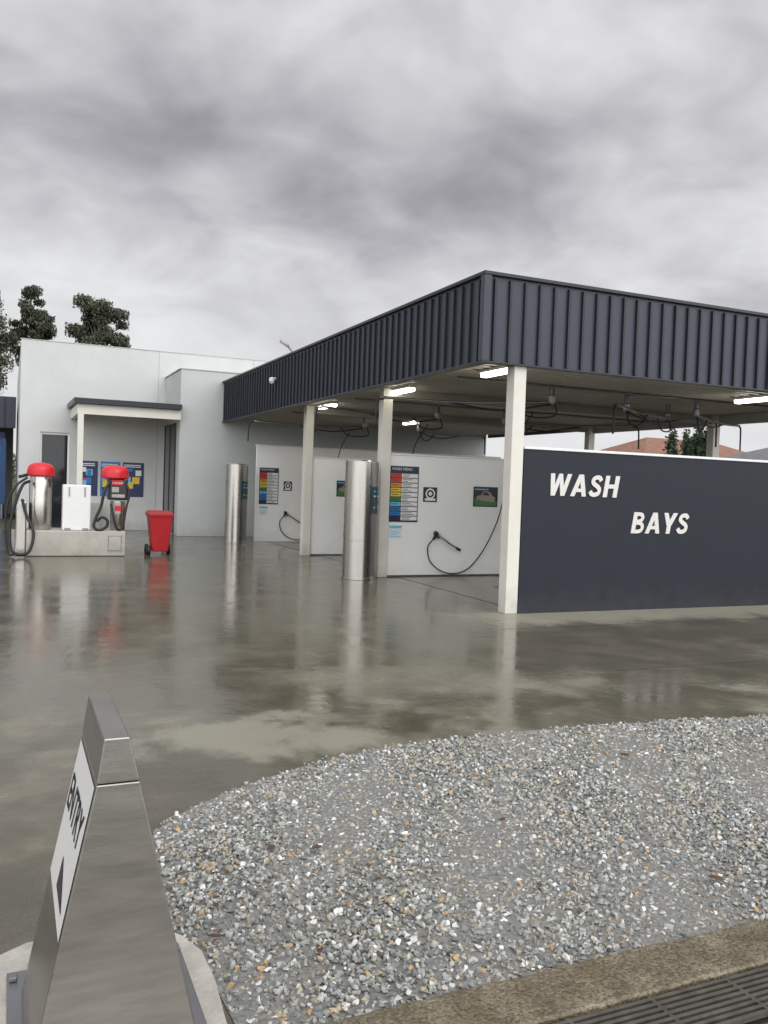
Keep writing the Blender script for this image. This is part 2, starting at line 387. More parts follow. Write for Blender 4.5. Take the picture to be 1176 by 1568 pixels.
# ------------------------------------------------------------------ payment pillars
def pay_pillar(x,y,h=1.93,r=.27):
    e=empty('payment_pillar',(x,y,0))
    lathe('steel_shell',[(r+.015,.004),(r+.015,.03),(r,.032),(r,.62),(r-.004,.624),(r-.004,.632),(r,.636),(r,h-.02),(r-.02,h)],x,y,M['steel'],e)
    a0=math.radians(-76);a1=math.radians(-24)
    def arc(nm,a0,a1,z0,z1,off,m):
        v=[];f=[];n=8
        for i in range(n+1):
            a=a0+(a1-a0)*i/n
            for z in (z0,z1): v.append((x+(r+off)*math.cos(a),y+(r+off)*math.sin(a),z))
        for i in range(n): f.append((2*i,2*i+2,2*i+3,2*i+1))
        meshobj(nm,v,f,m,e)
    arc('panel',a0,a1,h-.86,h-.42,.008,M['s_teal'])
    arc('door_edge',math.radians(-80),math.radians(-79),.05,h-.03,.002,M['black'])
    arc('door',math.radians(-78),math.radians(-10),.06,h-.03,.003,M['steel3'])
    for j,(k,zz) in enumerate([('s_lblue',h-.50),('white',h-.58),('s_grn',h-.67),('s_yel',h-.76)]):
        for q in range(2):
            a=a0+(a1-a0)*(.25+.4*q); px=x+(r+.012)*math.cos(a);py_=y+(r+.012)*math.sin(a)
            tube('button_%d_%d'%(j,q),[(px,py_,zz),(px+.012*math.cos(a),py_+.012*math.sin(a),zz)],.016,M[k],e,False)
    return e
pay_pillar(5.25,12.85); pay_pillar(5.12,20.65)

# ------------------------------------------------------------------ main building
b=empty('car_wash_building',(6,24,0))
YB,YM=22.6,25.0
box('front_block',4.05,13.3,YB,YM-.003,0,4.38,M['renderg'],b,.01)
box('block_coping',4.02,13.33,YB-.02,YM-.005,4.382,4.41,M['renderg'],b,.004)
boxes('main_wall',[(.22,.74,YM,YM+.25,0,5.12),(.74,1.5,YM,YM+.25,2.66,5.12),(1.5,14.2,YM,YM+.25,0,5.12)],M['render'],b,0)
box('coping',.20,14.22,YM-.015,YM+.265,5.122,5.14,M['renderg'],b,.004)
box('left_return_wall',.22,.45,YM+.252,38,0,5.12,M['render'],b,0)
boxes('panel_joint',[(3.84,3.852,YM-.0035,YM-.001,0,5.118),(6.6,6.612,YM-.0035,YM-.001,0,5.118)],M['beam'],b,0)
box('door_glass',.76,1.48,YM+.10,YM+.13,.02,2.64,M['glass'],b,0)
boxes('door_frame',[(.742,.79,YM+.05,YM+.14,0,2.655),(1.45,1.498,YM+.05,YM+.14,0,2.655),(.79,1.45,YM+.05,YM+.14,2.60,2.655)],M['white'],b,.003)
boxes('side_door_glass',[(4.035,4.047,23.15,24.75,.05,2.95)],M['glass'],b,0)
boxes('side_door_frame',[(4.02,4.046,23.09,23.15,0,3.0),(4.02,4.046,24.75,24.81,0,3.0),(4.02,4.046,23.92,23.98,.05,2.95),(4.02,4.046,23.15,24.75,2.95,3.0)],M['cap'],b,.003)
aw=empty('entrance_awning',(2.8,23.5,3.2))
v=[(1.42,22.30,3.30),(4.045,22.30,3.30),(4.045,24.98,3.34),(1.42,24.98,3.34)]
v+= [(p[0],p[1],p[2]+.13) for p in v]
meshobj('roof',v,BF,M['cap'],aw)
box('beam',1.50,4.04,22.42,22.52,3.04,3.295,M['colm'],aw,.004)
box('side_beam',1.50,1.60,22.523,24.98,3.04,3.295,M['colm'],aw,.004)
box('soffit',1.603,4.03,22.525,24.97,3.24,3.28,M['ceil'],aw,0)
box('post',1.52,1.66,22.40,22.54,.0,3.035,M['colm'],aw,.006)
l=empty('awning_light',(2.35,22.9,3.2)); box('diffuser',2.2,2.45,22.7,23.3,3.17,3.23,M['lamp'],l,.01)
for i,(x0,x1,cc) in enumerate([(1.72,2.25,['s_navy','s_lblue','s_blue','white','s_red']),(2.32,2.85,['s_blue','s_lblue','white','s_yel','s_navy']),(2.92,3.50,['s_navy','s_blue','s_lblue','s_yel','white'])]):
    poster('product_poster',x0,x1,.95,1.92,YM-.002,cc,20+i)
box('stock_cabinet',1.7,2.3,24.5,24.98,0,.75,M['steel2'],b,.006)

fl=empty('floodlight',(7.5,25,5.2))
tube('arm',[(8.02,25.1,5.05),(7.98,25.1,5.35),(7.62,25.1,5.72)],.035,M['frame'],fl,False)
tube('head',[(7.68,25.08,5.66),(7.42,25.02,5.78)],.05,M['beam'],fl,False)
box('foot',7.92,8.12,24.98,25.2,5.151,5.19,M['frame'],fl)
cc=empty('security_camera',(5.1,18.2,3.6))
tube('mount',[(5.145,17.6,3.72),(5.05,17.6,3.70)],.03,M['white'],cc,False)
lathe('dome',[(.02,3.60),(.055,3.63),(.065,3.68),(.065,3.72),(.03,3.74)],5.06,17.6,M['white'],cc,16)

# ------------------------------------------------------------------ neighbour canopy left
nb=empty('neighbour_wash_building',(-6,31,0))
box('fascia',-14,.15,30,30.15,2.95,3.95,M['clad'],nb,0)
boxes('seams',[(-14+.3*i,-14+.3*i+.03,29.96,29.998,2.96,3.93) for i in range(47)],M['cladrib'],nb,0)
box('roof',-14,.15,30.152,37,3.7,3.9,M['cap'],nb,0)
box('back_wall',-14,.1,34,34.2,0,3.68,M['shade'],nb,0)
boxes('posts',[(-1.6+-4*i,-1.45-4*i,30.2,30.35,0,3.6) for i in range(3)],M['colm'],nb,.005)
bd=empty('rollover_brush_washer',(-.9,31,0))
box('frame_left',-.35,-.15,30.6,31.2,0,2.5,M['s_navy'],bd,.02)
box('frame_right',-2.8,-2.6,30.6,31.2,0,2.5,M['s_navy'],bd,.02)
box('gantry_top',-2.8,-.15,30.6,31.2,2.505,2.85,M['s_navy'],bd,.02)
lathe('brush',[(.3,.3),(.38,.5),(.38,2.2),(.3,2.35)],-.75,30.95,M['s_blue'],bd,20)
bs=empty('blue_banner_sign',(-.6,30.1,1.6))
box('board',-1.2,-.12,30.2,30.24,.5,2.6,M['s_dblue'],bs,.004)
boxes('print',[(-1.1,-.3,30.19,30.198,2.2-.4*i,2.32-.4*i) for i in range(3)],M['s_lblue'],bs,0)
boxes('stand',[(-1.1,-1.05,30.245,30.29,0,2.5),(-.25,-.2,30.245,30.29,0,2.5)],M['frame'],bs,.002)

# ------------------------------------------------------------------ vacuum station
vs=empty('vacuum_station',(1.2,17.3,0))
box('plinth',.30,2.06,16.9,17.85,0.003,.48,M['plinth'],vs,.02)
box('plinth_hatch',1.75,1.97,16.888,16.899,.12,.38,M['plinth'],vs,.004)
boxes('hatch_frame',[(1.735,1.75,16.886,16.899,.105,.395),(1.97,1.985,16.886,16.899,.105,.395),(1.75,1.97,16.886,16.899,.38,.395),(1.75,1.97,16.886,16.899,.105,.12)],M['frame'],vs,.001)
def dome(cx,cy,z,r,nm):
    lathe(nm,[(r*.93,z-.02),(r,z),(r*1.0,z+.07),(r*.97,z+.12),(r*.86,z+.18),(r*.6,z+.22),(r*.25,z+.235),(.01,z+.237)],cx,cy,M['red'],vs)
lathe('drum',[(.19,.482),(.20,.50),(.20,1.38),(.185,1.40),(.185,1.52)],.54,17.25,M['steel'],vs)
dome(.54,17.25,1.50,.245,'red_lid')
lathe('drum_right',[(.13,.482),(.14,.50),(.14,1.05)],1.94,17.25,M['steel'],vs)
box('machine_head',1.74,2.10,17.05,17.40,1.07,1.49,M['blackp'],vs,.03)
dome(1.87,17.22,1.50,.26,'red_lid_right')
box('head_sign',1.79,1.99,17.04,17.048,1.36,1.46,M['red'],vs,0)
text('head_text','VACUUM',(1.80,17.038,1.385),.05,M['white'],vs,extrude=.0005)
boxes('head_screen',[(1.80,2.04,17.038,17.047,1.12,1.18),(1.80,1.93,17.038,17.047,1.22,1.32)],M['steel2'],vs,.002)
boxes('coin_label',[(1.87,1.98,17.09,17.105,.86,.96)],M['red'],vs,0)
box('bracket',1.87,1.98,17.106,17.16,.80,1.02,M['steel2'],vs,.003)
box('mat_cleaner',.92,1.42,17.0,17.35,.482,1.34,M['white'],vs,.02)
boxes('mat_cleaner_slots',[(1.02,1.04,16.985,16.999,1.12,1.30),(1.30,1.32,16.985,16.999,1.12,1.30)],M['frame'],vs,.002)
boxes('mat_cleaner_feet',[(.96,1.06,16.95,16.998,.482,.53),(1.28,1.38,16.95,16.998,.482,.53)],M['frame'],vs,.004)
box('left_box',.12,.30,17.1,17.4,.003,1.0,M['steel'],vs,.02)
tube('hose_left',[(.34,17.1,1.38),(.22,16.95,1.30),(.10,16.9,.95),(.02,16.86,.55),(.05,16.8,.15),(.2,16.75,.05),(.36,16.8,.12),(.42,16.86,.45),(.30,16.95,.75),(.22,17.0,1.05)],.028,M['black'],vs)
tube('hose_left_b',[(.30,17.0,1.45),(.12,16.9,1.30),(-.02,16.9,1.0),(-.05,16.9,.5),(.0,16.85,.08),(.10,16.8,.04)],.022,M['black'],vs)
tube('hose_right',[(1.78,17.05,1.42),(1.66,16.97,1.25),(1.60,16.95,.95),(1.50,16.94,.70),(1.48,16.93,.55),(1.58,16.92,.50),(1.70,16.92,.56),(1.72,16.93,.68),(1.62,16.94,.74),(1.52,16.95,.66)],.028,M['black'],vs)
tube('hose_right_b',[(2.06,17.05,1.40),(2.12,17.0,1.2),(2.06,16.98,.9),(2.0,16.96,.55),(1.9,16.93,.52),(1.84,16.93,.7),(1.78,16.97,1.0)],.022,M['black'],vs)
tube('nozzle_holder',[(.16,17.0,1.46),(.30,17.05,1.50)],.03,M['black'],vs,False)

# ------------------------------------------------------------------ wheelie bin
wb=empty('wheelie_bin',(2.75,17.3,0))
v=[(2.60,17.12,.07),(2.90,17.12,.07),(2.90,17.46,.07),(2.60,17.46,.07),(2.53,17.04,.78),(2.97,17.04,.78),(2.97,17.56,.78),(2.53,17.56,.78)]
o=meshobj('body',v,BF,M['redbin'],wb); md=o.modifiers.new('b','BEVEL'); md.width=.02; md.segments=3
box('rim',2.51,2.99,17.02,17.58,.765,.80,M['redbin'],wb,.01)
v=[(2.50,17.0,.803),(3.0,17.0,.803),(3.0,17.62,.81),(2.50,17.62,.81),(2.54,17.05,.835),(2.96,17.05,.835),(2.96,17.58,.87),(2.54,17.58,.87)]
o=meshobj('lid',v,BF,M['redbin'],wb); md=o.modifiers.new('b','BEVEL'); md.width=.012; md.segments=3
tube('handle',[(2.55,17.65,.80),(2.95,17.65,.80)],.016,M['black'],wb,False)
for nm,xx in (('wheel_left',2.52),('wheel_right',2.95)):
    tube(nm,[(xx-.02,17.44,.10),(xx+.035,17.44,.10)],.10,M['black'],wb,False,n=24)
tube('wheel_front',[(2.50,17.14,.09),(2.56,17.14,.09)],.09,M['black'],wb,False,n=24)

# ------------------------------------------------------------------ booms
def boom(px,py_,ang,L=2.6):
    e=empty('swing_boom',(px,py_,3))
    lathe('pivot',[(.05,2.88),(.06,2.92),(.06,3.0),(.04,3.02),(.04,3.15)],px,py_,M['frame'],e,16)
    d=Vector((math.cos(ang),math.sin(ang),0)); p=Vector((px,py_,2.90))
    tube('arm',[p,p+d*L*.5+Vector((0,0,-.03)),p+d*L+Vector((0,0,.02))],.022,M['frame'],e)
    tube('brace',[p+Vector((0,0,-.03)),p+d*L*.3+Vector((0,0,-.14)),p+d*L*.62+Vector((0,0,-.03))],.014,M['black'],e)
    q=p+d*L
    tube('tip_drop',[q,q+d*.1+Vector((0,0,-.05)),q+d*.12+Vector((0,0,-.45))],.016,M['black'],e)
    tube('feed_hose',[p+Vector((0,0,.1)),p+Vector((.15,.1,-.18)),p+d*.35+Vector((0,0,-.22)),p+d*.6+Vector((0,0,-.02))],.013,M['black'],e)
for a in [(7.6,11.0,2.6),(9.2,11.2,.25),(7.7,15.0,3.3),(9.3,15.1,-.5),(7.7,18.8,2.9),(9.2,18.9,.4),(10.6,11.1,.5),(10.8,12.0,-2.6)]: boom(*a)
cb=empty('ceiling_conduit',(9,13,3.1))
for i,y in enumerate((10.9,14.9,18.8)): tube('pipe_%d'%i,[(5.9,y,3.13),(12.8,y,3.13)],.02,M['frame'],cb,False)

# ------------------------------------------------------------------ background
def house(x,y,w_,d,h,hr,wm,rm,name):
    e=empty(name,(x,y,0))
    box('walls',x,x+w_,y,y+d,0,h,wm,e,0)
    v=[(x-.5,y-.5,h),(x+w_+.5,y-.5,h),(x+w_+.5,y+d+.5,h),(x-.5,y+d+.5,h),(x+d*.45,y+d/2,h+hr),(x+w_-d*.45,y+d/2,h+hr)]
    meshobj('roof',v,[(0,1,5,4),(1,2,5),(2,3,4,5),(3,0,4),(0,3,2,1)],rm,e)
    boxes('window',[(x+w_*t,x+w_*t+1.4,y-.02,y-.002,1.2,2.3) for t in (.15,.45,.75)],M['glass'],e,0)
    boxes('window_frame',[(x+w_*t-.06,x+w_*t+1.46,y-.03,y-.022,1.12,1.19) for t in (.15,.45,.75)],M['white'],e,0)
house(30,35,12,8,3.0,1.8,M['brick'],M['tile'],'brick_house')
house(26,20,9,8,2.6,1.5,M['render'],M['gtile'],'rendered_house')
house(46,32,12,9,3.4,2.0,M['brick'],M['gtile'],'brick_house.001')
M['fence']=mat('timber_fence',(0.16,0.12,0.09),.8,var=.3,scale=5)
fe=empty('paling_fence',(24,15,0))
boxes('palings',[(20.0,20.03,-5+.16*i,-5+.16*i+.145,0,1.8+.02*math.sin(i*7)) for i in range(300)],M['fence'],fe,0)
boxes('rails',[(20.03,20.08,-5,43,.4,.48),(20.03,20.08,-5,43,1.4,1.48)],M['fence'],fe,0)

def leafmat(name,c0,c1):
    m=bpy.data.materials.new(name); nt,N,L=nodes(m); b=N['Principled BSDF']; b.inputs['Roughness'].default_value=.55
    g=N.new('ShaderNodeNewGeometry'); r=N.new('ShaderNodeValToRGB'); r.color_ramp.elements[0].color=(*c0,1); r.color_ramp.elements[1].color=(*c1,1)
    L.new(g.outputs['Random Per Island'],r.inputs[0]); L.new(r.outputs[0],b.inputs['Base Color']); return m
M['leaf']=leafmat('eucalyptus_leaves',(.035,.045,.028),(.12,.13,.08))
M['cyp']=leafmat('cypress_leaves',(.012,.028,.012),(.04,.065,.028))
def leaves(name,centres,n,size,m,parent,droop=.5,seed=0,spread=.46):
    rs=np.random.RandomState(seed)
    C=np.array([c_[:3] for c_ in centres]); Rr=np.array([c_[3:6] for c_ in centres])
    wgt=Rr.prod(axis=1)**.7; idx=rs.choice(len(C),n,p=wgt/wgt.sum())
    P=C[idx]+np.clip(rs.normal(size=(n,3)),-2,2)*Rr[idx]*spread
    a=rs.normal(size=(n,3)); a[:,2]-=droop; a/=np.linalg.norm(a,axis=1)[:,None]
    b=np.cross(a,rs.normal(size=(n,3))); b/=np.linalg.norm(b,axis=1)[:,None]
    s=size*rs.uniform(.6,1.4,(n,1))
    V=np.stack([P-a*s*.9,P+b*s*.42,P+a*s*.9,P-b*s*.42],1).reshape(-1,3)
    F=np.arange(4*n).reshape(n,4)
    return meshobj(name,V.tolist(),F.tolist(),m,parent)
def gum(x,y,h,cr,cb_,seed,name='eucalyptus_tree',n=15000,nc=48):
    rs=random.Random(seed); e=empty(name,(x,y,0))
    tube('trunk',[(x,y,-.1),(x+.2,y,h*.3),(x-.1,y+.1,h*.6),(x+.1,y,h*.8)],.3,M['bark'],e,radii=(.38,.10))
    cs=[]; mid=(cb_+h)/2; hh=(h-cb_)/2
    for i in range(nc):
        while True:
            u=[rs.uniform(-1,1) for _ in range(3)]
            if .12<sum(q*q for q in u)<1: break
        cx,cy,z=x+u[0]*cr*.88,y+u[1]*cr*.88,mid+u[2]*hh*.9
        s=rs.uniform(.13,.27)*cr
        cs.append((cx,cy,z,s*1.4,s*1.4,s*.85))
        if i%3==0:
            tube('limb_%d'%i,[(x,y,max(cb_*.8,z-cr*1.1)),((x+cx)/2,(y+cy)/2,z-cr*.35),(cx,cy,z-s*.3)],.08,M['bark'],e,n=6,k=4,radii=(.10,.02))
    leaves('crown',cs,n,.105,M['leaf'],e,seed=seed)
gum(-3.0,60,14.6,3.2,5.0,1,n=36000)
gum(1.15,62,14.2,1.75,7.8,2,'eucalyptus_tree.001',n=24000,nc=44)
gum(5.15,60,13.6,2.0,7.8,5,'eucalyptus_tree.002',n=28000,nc=46)
gum(-9.5,66,14.5,4.0,5.0,8,'eucalyptus_tree.003',n=20000)
gum(30,62,6.5,2.6,2.0,11,'garden_tree',n=9000)
def cypress(x,y,h,r,seed,name='cypress_tree'):
    e=empty(name,(x,y,0)); tube('trunk',[(x,y,-.1),(x,y,h*.5),(x,y,h*.9)],.1,M['bark'],e,radii=(.12,.03))
    cs=[(x+random.uniform(-.1,.1),y+random.uniform(-.1,.1),.4+t*(h-.6),r*(1-t*.75),r*(1-t*.75),h*.12) for t in [i/9 for i in range(10)]]
    leaves('foliage',cs,5000,.09,M['cyp'],e,droop=-.6,seed=seed)
for i,(x,y,h) in enumerate([(21.5,22.0,3.7),(22.3,23.1,4.0),(23.2,24.2,3.6),(20.9,17.5,3.6),(21.0,16.0,3.4),(26,28.5,4.3),(27.2,29,4.0),(24.5,26,3.9)]):
    cypress(x,y,h,.75,30+i,'cypress_tree' if i==0 else 'cypress_tree.%03d'%i)
e=empty('distant_tree_line',(0,100,0))
cs=[]
for i in range(150):
    a=math.radians(-75+i*1.05+random.uniform(-.4,.4)); d=random.uniform(95,115)
    h=random.uniform(1.6,2.6); cs.append((d*math.sin(a),d*math.cos(a),h,3.2,3.0,h*1.0))
leaves('canopy_mass',cs,34000,.30,M['leaf'],e,seed=77,spread=.42)

# ------------------------------------------------------------------ gravel
GP=[(.62,2.22),(.60,2.6),(.53,2.85),(.50,3.2),(.56,3.64),(.67,3.82),(.83,3.97),(1.22,4.22),(1.65,4.42),(2.06,4.52),(2.80,4.57),(3.53,4.54),(4.95,4.37),(7.0,4.05),(7.6,3.9),(7.6,2.22)]
gv=empty('gravel_bed',(3,3,0))
sheet('base',GP,.004,M['soil'],gv)
def inpoly(x,y,poly):
    ins=np.zeros(len(x),bool); n=len(poly)
    for i in range(n):
        x1,y1=poly[i];x2,y2=poly[(i+1)%n]
        cond=((y1>y)!=(y2>y))&(x<(x2-x1)*(y-y1)/(y2-y1+1e-12)+x1); ins^=cond
    return ins
var=[]
for i in range(16):
    bm=bmesh.new(); rs=np.random.RandomState(100+i)
    sc=np.array([1,rs.uniform(.65,.95),rs.uniform(.40,.65)])
    for k in range(11):
        d=rs.normal(size=3); d/=np.linalg.norm(d); bm.verts.new(Vector(d*rs.uniform(.85,1.1)*sc))
    r=bmesh.ops.convex_hull(bm,input=bm.verts)
    bmesh.ops.delete(bm,geom=[g for g in r['geom_interior'] if isinstance(g,bmesh.types.BMVert)],context='VERTS')
    bmesh.ops.triangulate(bm,faces=bm.faces[:])
    bm.verts.index_update()
    V=np.array([v.co[:] for v in bm.verts]); Fc=np.array([[v.index for v in f.verts] for f in bm.faces]); var.append((V,Fc)); bm.free()
def stones(name,n,smin,smax,zlo,zhi,seed,m,xmax=7.6):
    rs=np.random.RandomState(seed)
    X=rs.uniform(.45,xmax,n*2);Y=rs.uniform(2.2,4.6,n*2)
    jx=X+rs.normal(0,.016,n*2); jy=Y+rs.normal(0,.016,n*2)
    k=inpoly(jx,jy,GP); X=X[k][:n];Y=Y[k][:n]; n=len(X)
    s=smin+(smax-smin)*rs.beta(1.5,2.6,n)
    bumpz=.004*np.sin(X*3.1+Y*1.7)+.004*np.sin(X*7.3-Y*5.1)
    Z=rs.uniform(zlo,zhi,n)+bumpz
    q=rs.normal(size=(n,4)); q[:,1:3]*=.35; q/=np.linalg.norm(q,axis=1)[:,None]
    w_,x,y,z=q.T
    Rm=np.stack([1-2*(y*y+z*z),2*(x*y-z*w_),2*(x*z+y*w_),2*(x*y+z*w_),1-2*(x*x+z*z),2*(y*z-x*w_),2*(x*z-y*w_),2*(y*z+x*w_),1-2*(x*x+y*y)],1).reshape(n,3,3)
    vi=rs.randint(0,len(var),n); AV=[];AF=[];off=0
    for t in range(len(var)):
        I=np.where(vi==t)[0]; V,Fc=var[t]
        W=np.einsum('nij,vj->nvi',Rm[I],V)*s[I][:,None,None]+np.stack([X[I],Y[I],Z[I]],1)[:,None,:]
        AV.append(W.reshape(-1,3)); nn=len(I)
        AF.append((Fc[None]+(np.arange(nn)*len(V))[:,None,None]+off).reshape(-1,3)); off+=nn*len(V)
    V=np.concatenate(AV);Fc=np.concatenate(AF)
    me=bpy.data.meshes.new(name); me.vertices.add(len(V)); me.vertices.foreach_set('co',V.ravel())
    me.loops.add(Fc.size); me.loops.foreach_set('vertex_index',Fc.ravel().astype(np.int32))
    me.polygons.add(len(Fc)); me.polygons.foreach_set('loop_start',np.arange(0,Fc.size,3,dtype=np.int32)); me.polygons.foreach_set('loop_total',np.full(len(Fc),3,dtype=np.int32))
    me.update(calc_edges=True); me.validate(); me.materials.append(m)
    me.polygons.foreach_set('use_smooth',np.zeros(len(me.polygons),bool))
    return link(bpy.data.objects.new(name,me),gv)
def stonemat():
    m=bpy.data.materials.new('crushed_stone'); nt,N,L=nodes(m); b=N['Principled BSDF']; b.inputs['Roughness'].default_value=.5
    g=N.new('ShaderNodeNewGeometry'); r=N.new('ShaderNodeValToRGB'); r.color_ramp.interpolation='CONSTANT'
    cs=[(.0,(.18,.19,.185)),(.12,(.28,.285,.27)),(.27,(.36,.37,.35)),(.40,(.22,.235,.235)),(.50,(.44,.44,.41)),(.62,(.31,.31,.28)),(.71,(.55,.55,.52)),(.79,(.42,.37,.27)),(.86,(.28,.26,.20)),(.90,(.74,.74,.71)),(.960,(.46,.30,.16)),(.985,(.10,.095,.085))]
    e=r.color_ramp.elements; e[0].position=0;e[0].color=(*cs[0][1],1); e[1].position=cs[1][0]; e[1].color=(*cs[1][1],1)
    for p,cc_ in cs[2:]:
        k=e.new(p); k.color=(*cc_,1)
    L.new(g.outputs['Random Per Island'],r.inputs[0])
    tc=N.new('ShaderNodeTexCoord'); n=N.new('ShaderNodeTexNoise'); n.inputs['Scale'].default_value=70; n.inputs['Detail'].default_value=2
    L.new(tc.outputs['Object'],n.inputs['Vector'])
    mr=N.new('ShaderNodeMapRange'); mr.inputs[1].default_value=.3;mr.inputs[2].default_value=.7;mr.inputs[3].default_value=.75;mr.inputs[4].default_value=1.2
    L.new(n.outputs['Fac'],mr.inputs[0])
    mx=N.new('ShaderNodeMixRGB'); mx.blend_type='MULTIPLY'; mx.inputs[0].default_value=1; L.new(r.outputs[0],mx.inputs[1]); L.new(mr.outputs[0],mx.inputs[2]); L.new(mx.outputs[0],b.inputs['Base Color'])
    return m
M['stone']=stonemat()
stones('stones_lower',25000,.010,.019,-.004,.006,1,M['stone'])
stones('stones_upper',30000,.007,.021,.004,.012,2,M['stone'])
stones('stones_large',800,.018,.026,.006,.013,3,M['stone'])
# a few strays kicked out on to the concrete
GPs=GP
GP=[(.3,3.3),(.45,3.9),(1.1,4.45),(2.0,4.75),(3.5,4.78),(5.5,4.5),(5.5,4.2),(3.5,4.4),(2.0,4.3),(1.0,3.9),(.7,3.4)]
stones('stray_stones',55,.005,.010,.003,.006,9,M['stone'],5.5)
GP=GPs
M['dleaf']=mat('dead_leaf',(0.09,0.045,0.025),.6,var=.3,scale=30)
lf=empty('fallen_leaves',(2,3,0)); vv=[];ff=[]
for (x,y) in [(1.02,3.35),(1.33,2.95),(1.2,3.3),(.66,2.75),(.70,2.95),(.95,2.55),(2.1,3.3),(3.3,3.9),(1.9,2.7),(2.6,2.5),(.8,3.2)]:
    a=random.uniform(0,6.28); s=random.uniform(.018,.036); z=.030; k=len(vv)
    for t,w_ in ((-1,0),(-.4,.5),(.4,.45),(1,0),(.4,-.45),(-.4,-.5)):
        dx=t*s;dy=w_*s; vv.append((x+dx*math.cos(a)-dy*math.sin(a),y+dx*math.sin(a)+dy*math.cos(a),z+random.uniform(-.004,.008)))
    ff.append(tuple(range(k,k+6)))
meshobj('leaves',vv,ff,M['dleaf'],lf)

def aggregate():
    m=bpy.data.materials.new('exposed_aggregate'); nt,N,L=nodes(m); b=N['Principled BSDF']; b.inputs['Roughness'].default_value=.42
    tc=N.new('ShaderNodeTexCoord'); v=N.new('ShaderNodeTexVoronoi'); v.inputs['Scale'].default_value=110; L.new(tc.outputs['Object'],v.inputs['Vector'])
    n=N.new('ShaderNodeTexNoise'); n.inputs['Scale'].default_value=7; n.inputs['Detail'].default_value=6; L.new(tc.outputs['Object'],n.inputs['Vector'])
    r=N.new('ShaderNodeValToRGB'); e=r.color_ramp.elements; e[0].color=(.10,.08,.048,1); e[1].color=(.31,.265,.19,1); L.new(v.outputs['Color'],r.inputs[0])
    r2=N.new('ShaderNodeValToRGB'); r2.color_ramp.elements[0].position=.3; r2.color_ramp.elements[1].position=.7; r2.color_ramp.elements[0].color=(.5,.45,.36,1); r2.color_ramp.elements[1].color=(1,1,1,1); L.new(n.outputs['Fac'],r2.inputs[0])
    mx=N.new('ShaderNodeMixRGB'); mx.blend_type='MULTIPLY'; mx.inputs[0].default_value=1; L.new(r.outputs[0],mx.inputs[1]); L.new(r2.outputs[0],mx.inputs[2]); L.new(mx.outputs[0],b.inputs['Base Color'])
    bp=N.new('ShaderNodeBump'); bp.inputs['Strength'].default_value=.8; bp.inputs['Distance'].default_value=.004; bp.invert=True
    L.new(v.outputs['Distance'],bp.inputs['Height']); L.new(bp.outputs[0],b.inputs['Normal']); return m
M['agg']=aggregate()
kv=[];kf=[];nk=160
for i in range(nk+1):
    x=.60+8.4*i/nk; w1=random.uniform(-.006,.006); w2=random.uniform(-.003,.003)
    kv+=[(x,1.985+w2,.001),(x,1.985+w2,.026),(x,1.995+w2,.032),(x,2.19+w1,.032),(x,2.205+w1,.024),(x,2.205+w1,.001)]
for i in range(nk):
    for j in range(5):
        a=i*6+j; kf.append((a,a+1,a+7,a+6))
kf.append(tuple(range(5,-1,-1))); kf.append(tuple(nk*6+i for i in range(6)))
o=meshobj('concrete_kerb',kv,kf,M['agg'])
bm=bmesh.new(); bm.from_mesh(o.data); bmesh.ops.recalc_face_normals(bm,faces=bm.faces[:]); bm.to_mesh(o.data); bm.free()
dg=empty('drain_grate',(3,1.9,0))
box('channel',.60,9.0,1.78,1.98,.001,.006,M['black'],dg,0)
boxes('bars',[(.6,9.0,1.79+.024*i,1.79+.024*i+.012,.008,.026) for i in range(8)],M['grate'],dg,.001)
boxes('cross_bars',[(.6+.3*i,.6+.3*i+.014,1.785,1.978,.0065,.0235) for i in range(28)],M['grate'],dg,0)
M['pad']=mat('footing_concrete',(0.46,0.44,0.39),.6,var=.2,scale=8,bump=.3,bscale=60)
pp=[(-.12,1.6),(.585,1.6),(.585,2.3),(.60,2.5),(.595,2.68),(.55,2.80),(.50,2.86),(.40,2.90),(.25,2.93),(.08,2.92),(-.12,2.80)]
v=[(x,y,0.002) for x,y in pp]+[(x,y,.03) for x,y in pp]; n=len(pp)
meshobj('concrete_footing',v,[tuple(range(n,2*n))]+[(i,(i+1)%n,n+(i+1)%n,n+i) for i in range(n)],M['pad'])

# ------------------------------------------------------------------ stainless bollard sign
sb=empty('stainless_steel_sign_bollard',(.27,2.4,0))
y0,y1=2.17,2.62
C0=(.275,.216,.04); C1=(.262,.052,.785); C2=(.256,.031,.90)
def prism(name,prof,ya,yb,m,par,bev=.004):
    v=[]
    for yy in (ya,yb):
        for hw,z,cc_ in prof: v.append((cc_-hw,yy,z))
        for hw,z,cc_ in reversed(prof): v.append((cc_+hw,yy,z))
    n=2*len(prof)
    f=[tuple(range(n)),tuple(range(2*n-1,n-1,-1))]+[(i,n+i,n+(i+1)%n,(i+1)%n) for i in range(n)]
    o=meshobj(name,v,f,m,par)
    bm=bmesh.new(); bm.from_mesh(o.data); bmesh.ops.recalc_face_normals(bm,faces=bm.faces[:]); bm.to_mesh(o.data); bm.free()
    if bev: 
        md=o.modifiers.new('b','BEVEL'); md.width=bev; md.segments=2
    return o
prism('body',[(C0[1],C0[2],C0[0]),(C1[1],C1[2],C1[0])],y0,y1,M['steel2'],sb)
prism('cap',[(C1[1]+.0005,C1[2]+.002,C1[0]),(C2[1],C2[2],C2[0])],y0-.001,y1+.001,M['steel2'],sb)
boxes('base_flange',[(0.02,.53,2.08,2.74,.031,.041)],M['frame'],sb,.003)
boxes('flange_bolts',[(x,x+.022,y,y+.022,.042,.056) for x in (.027,.502) for y in (2.12,2.68)],M['frame'],sb,.003)
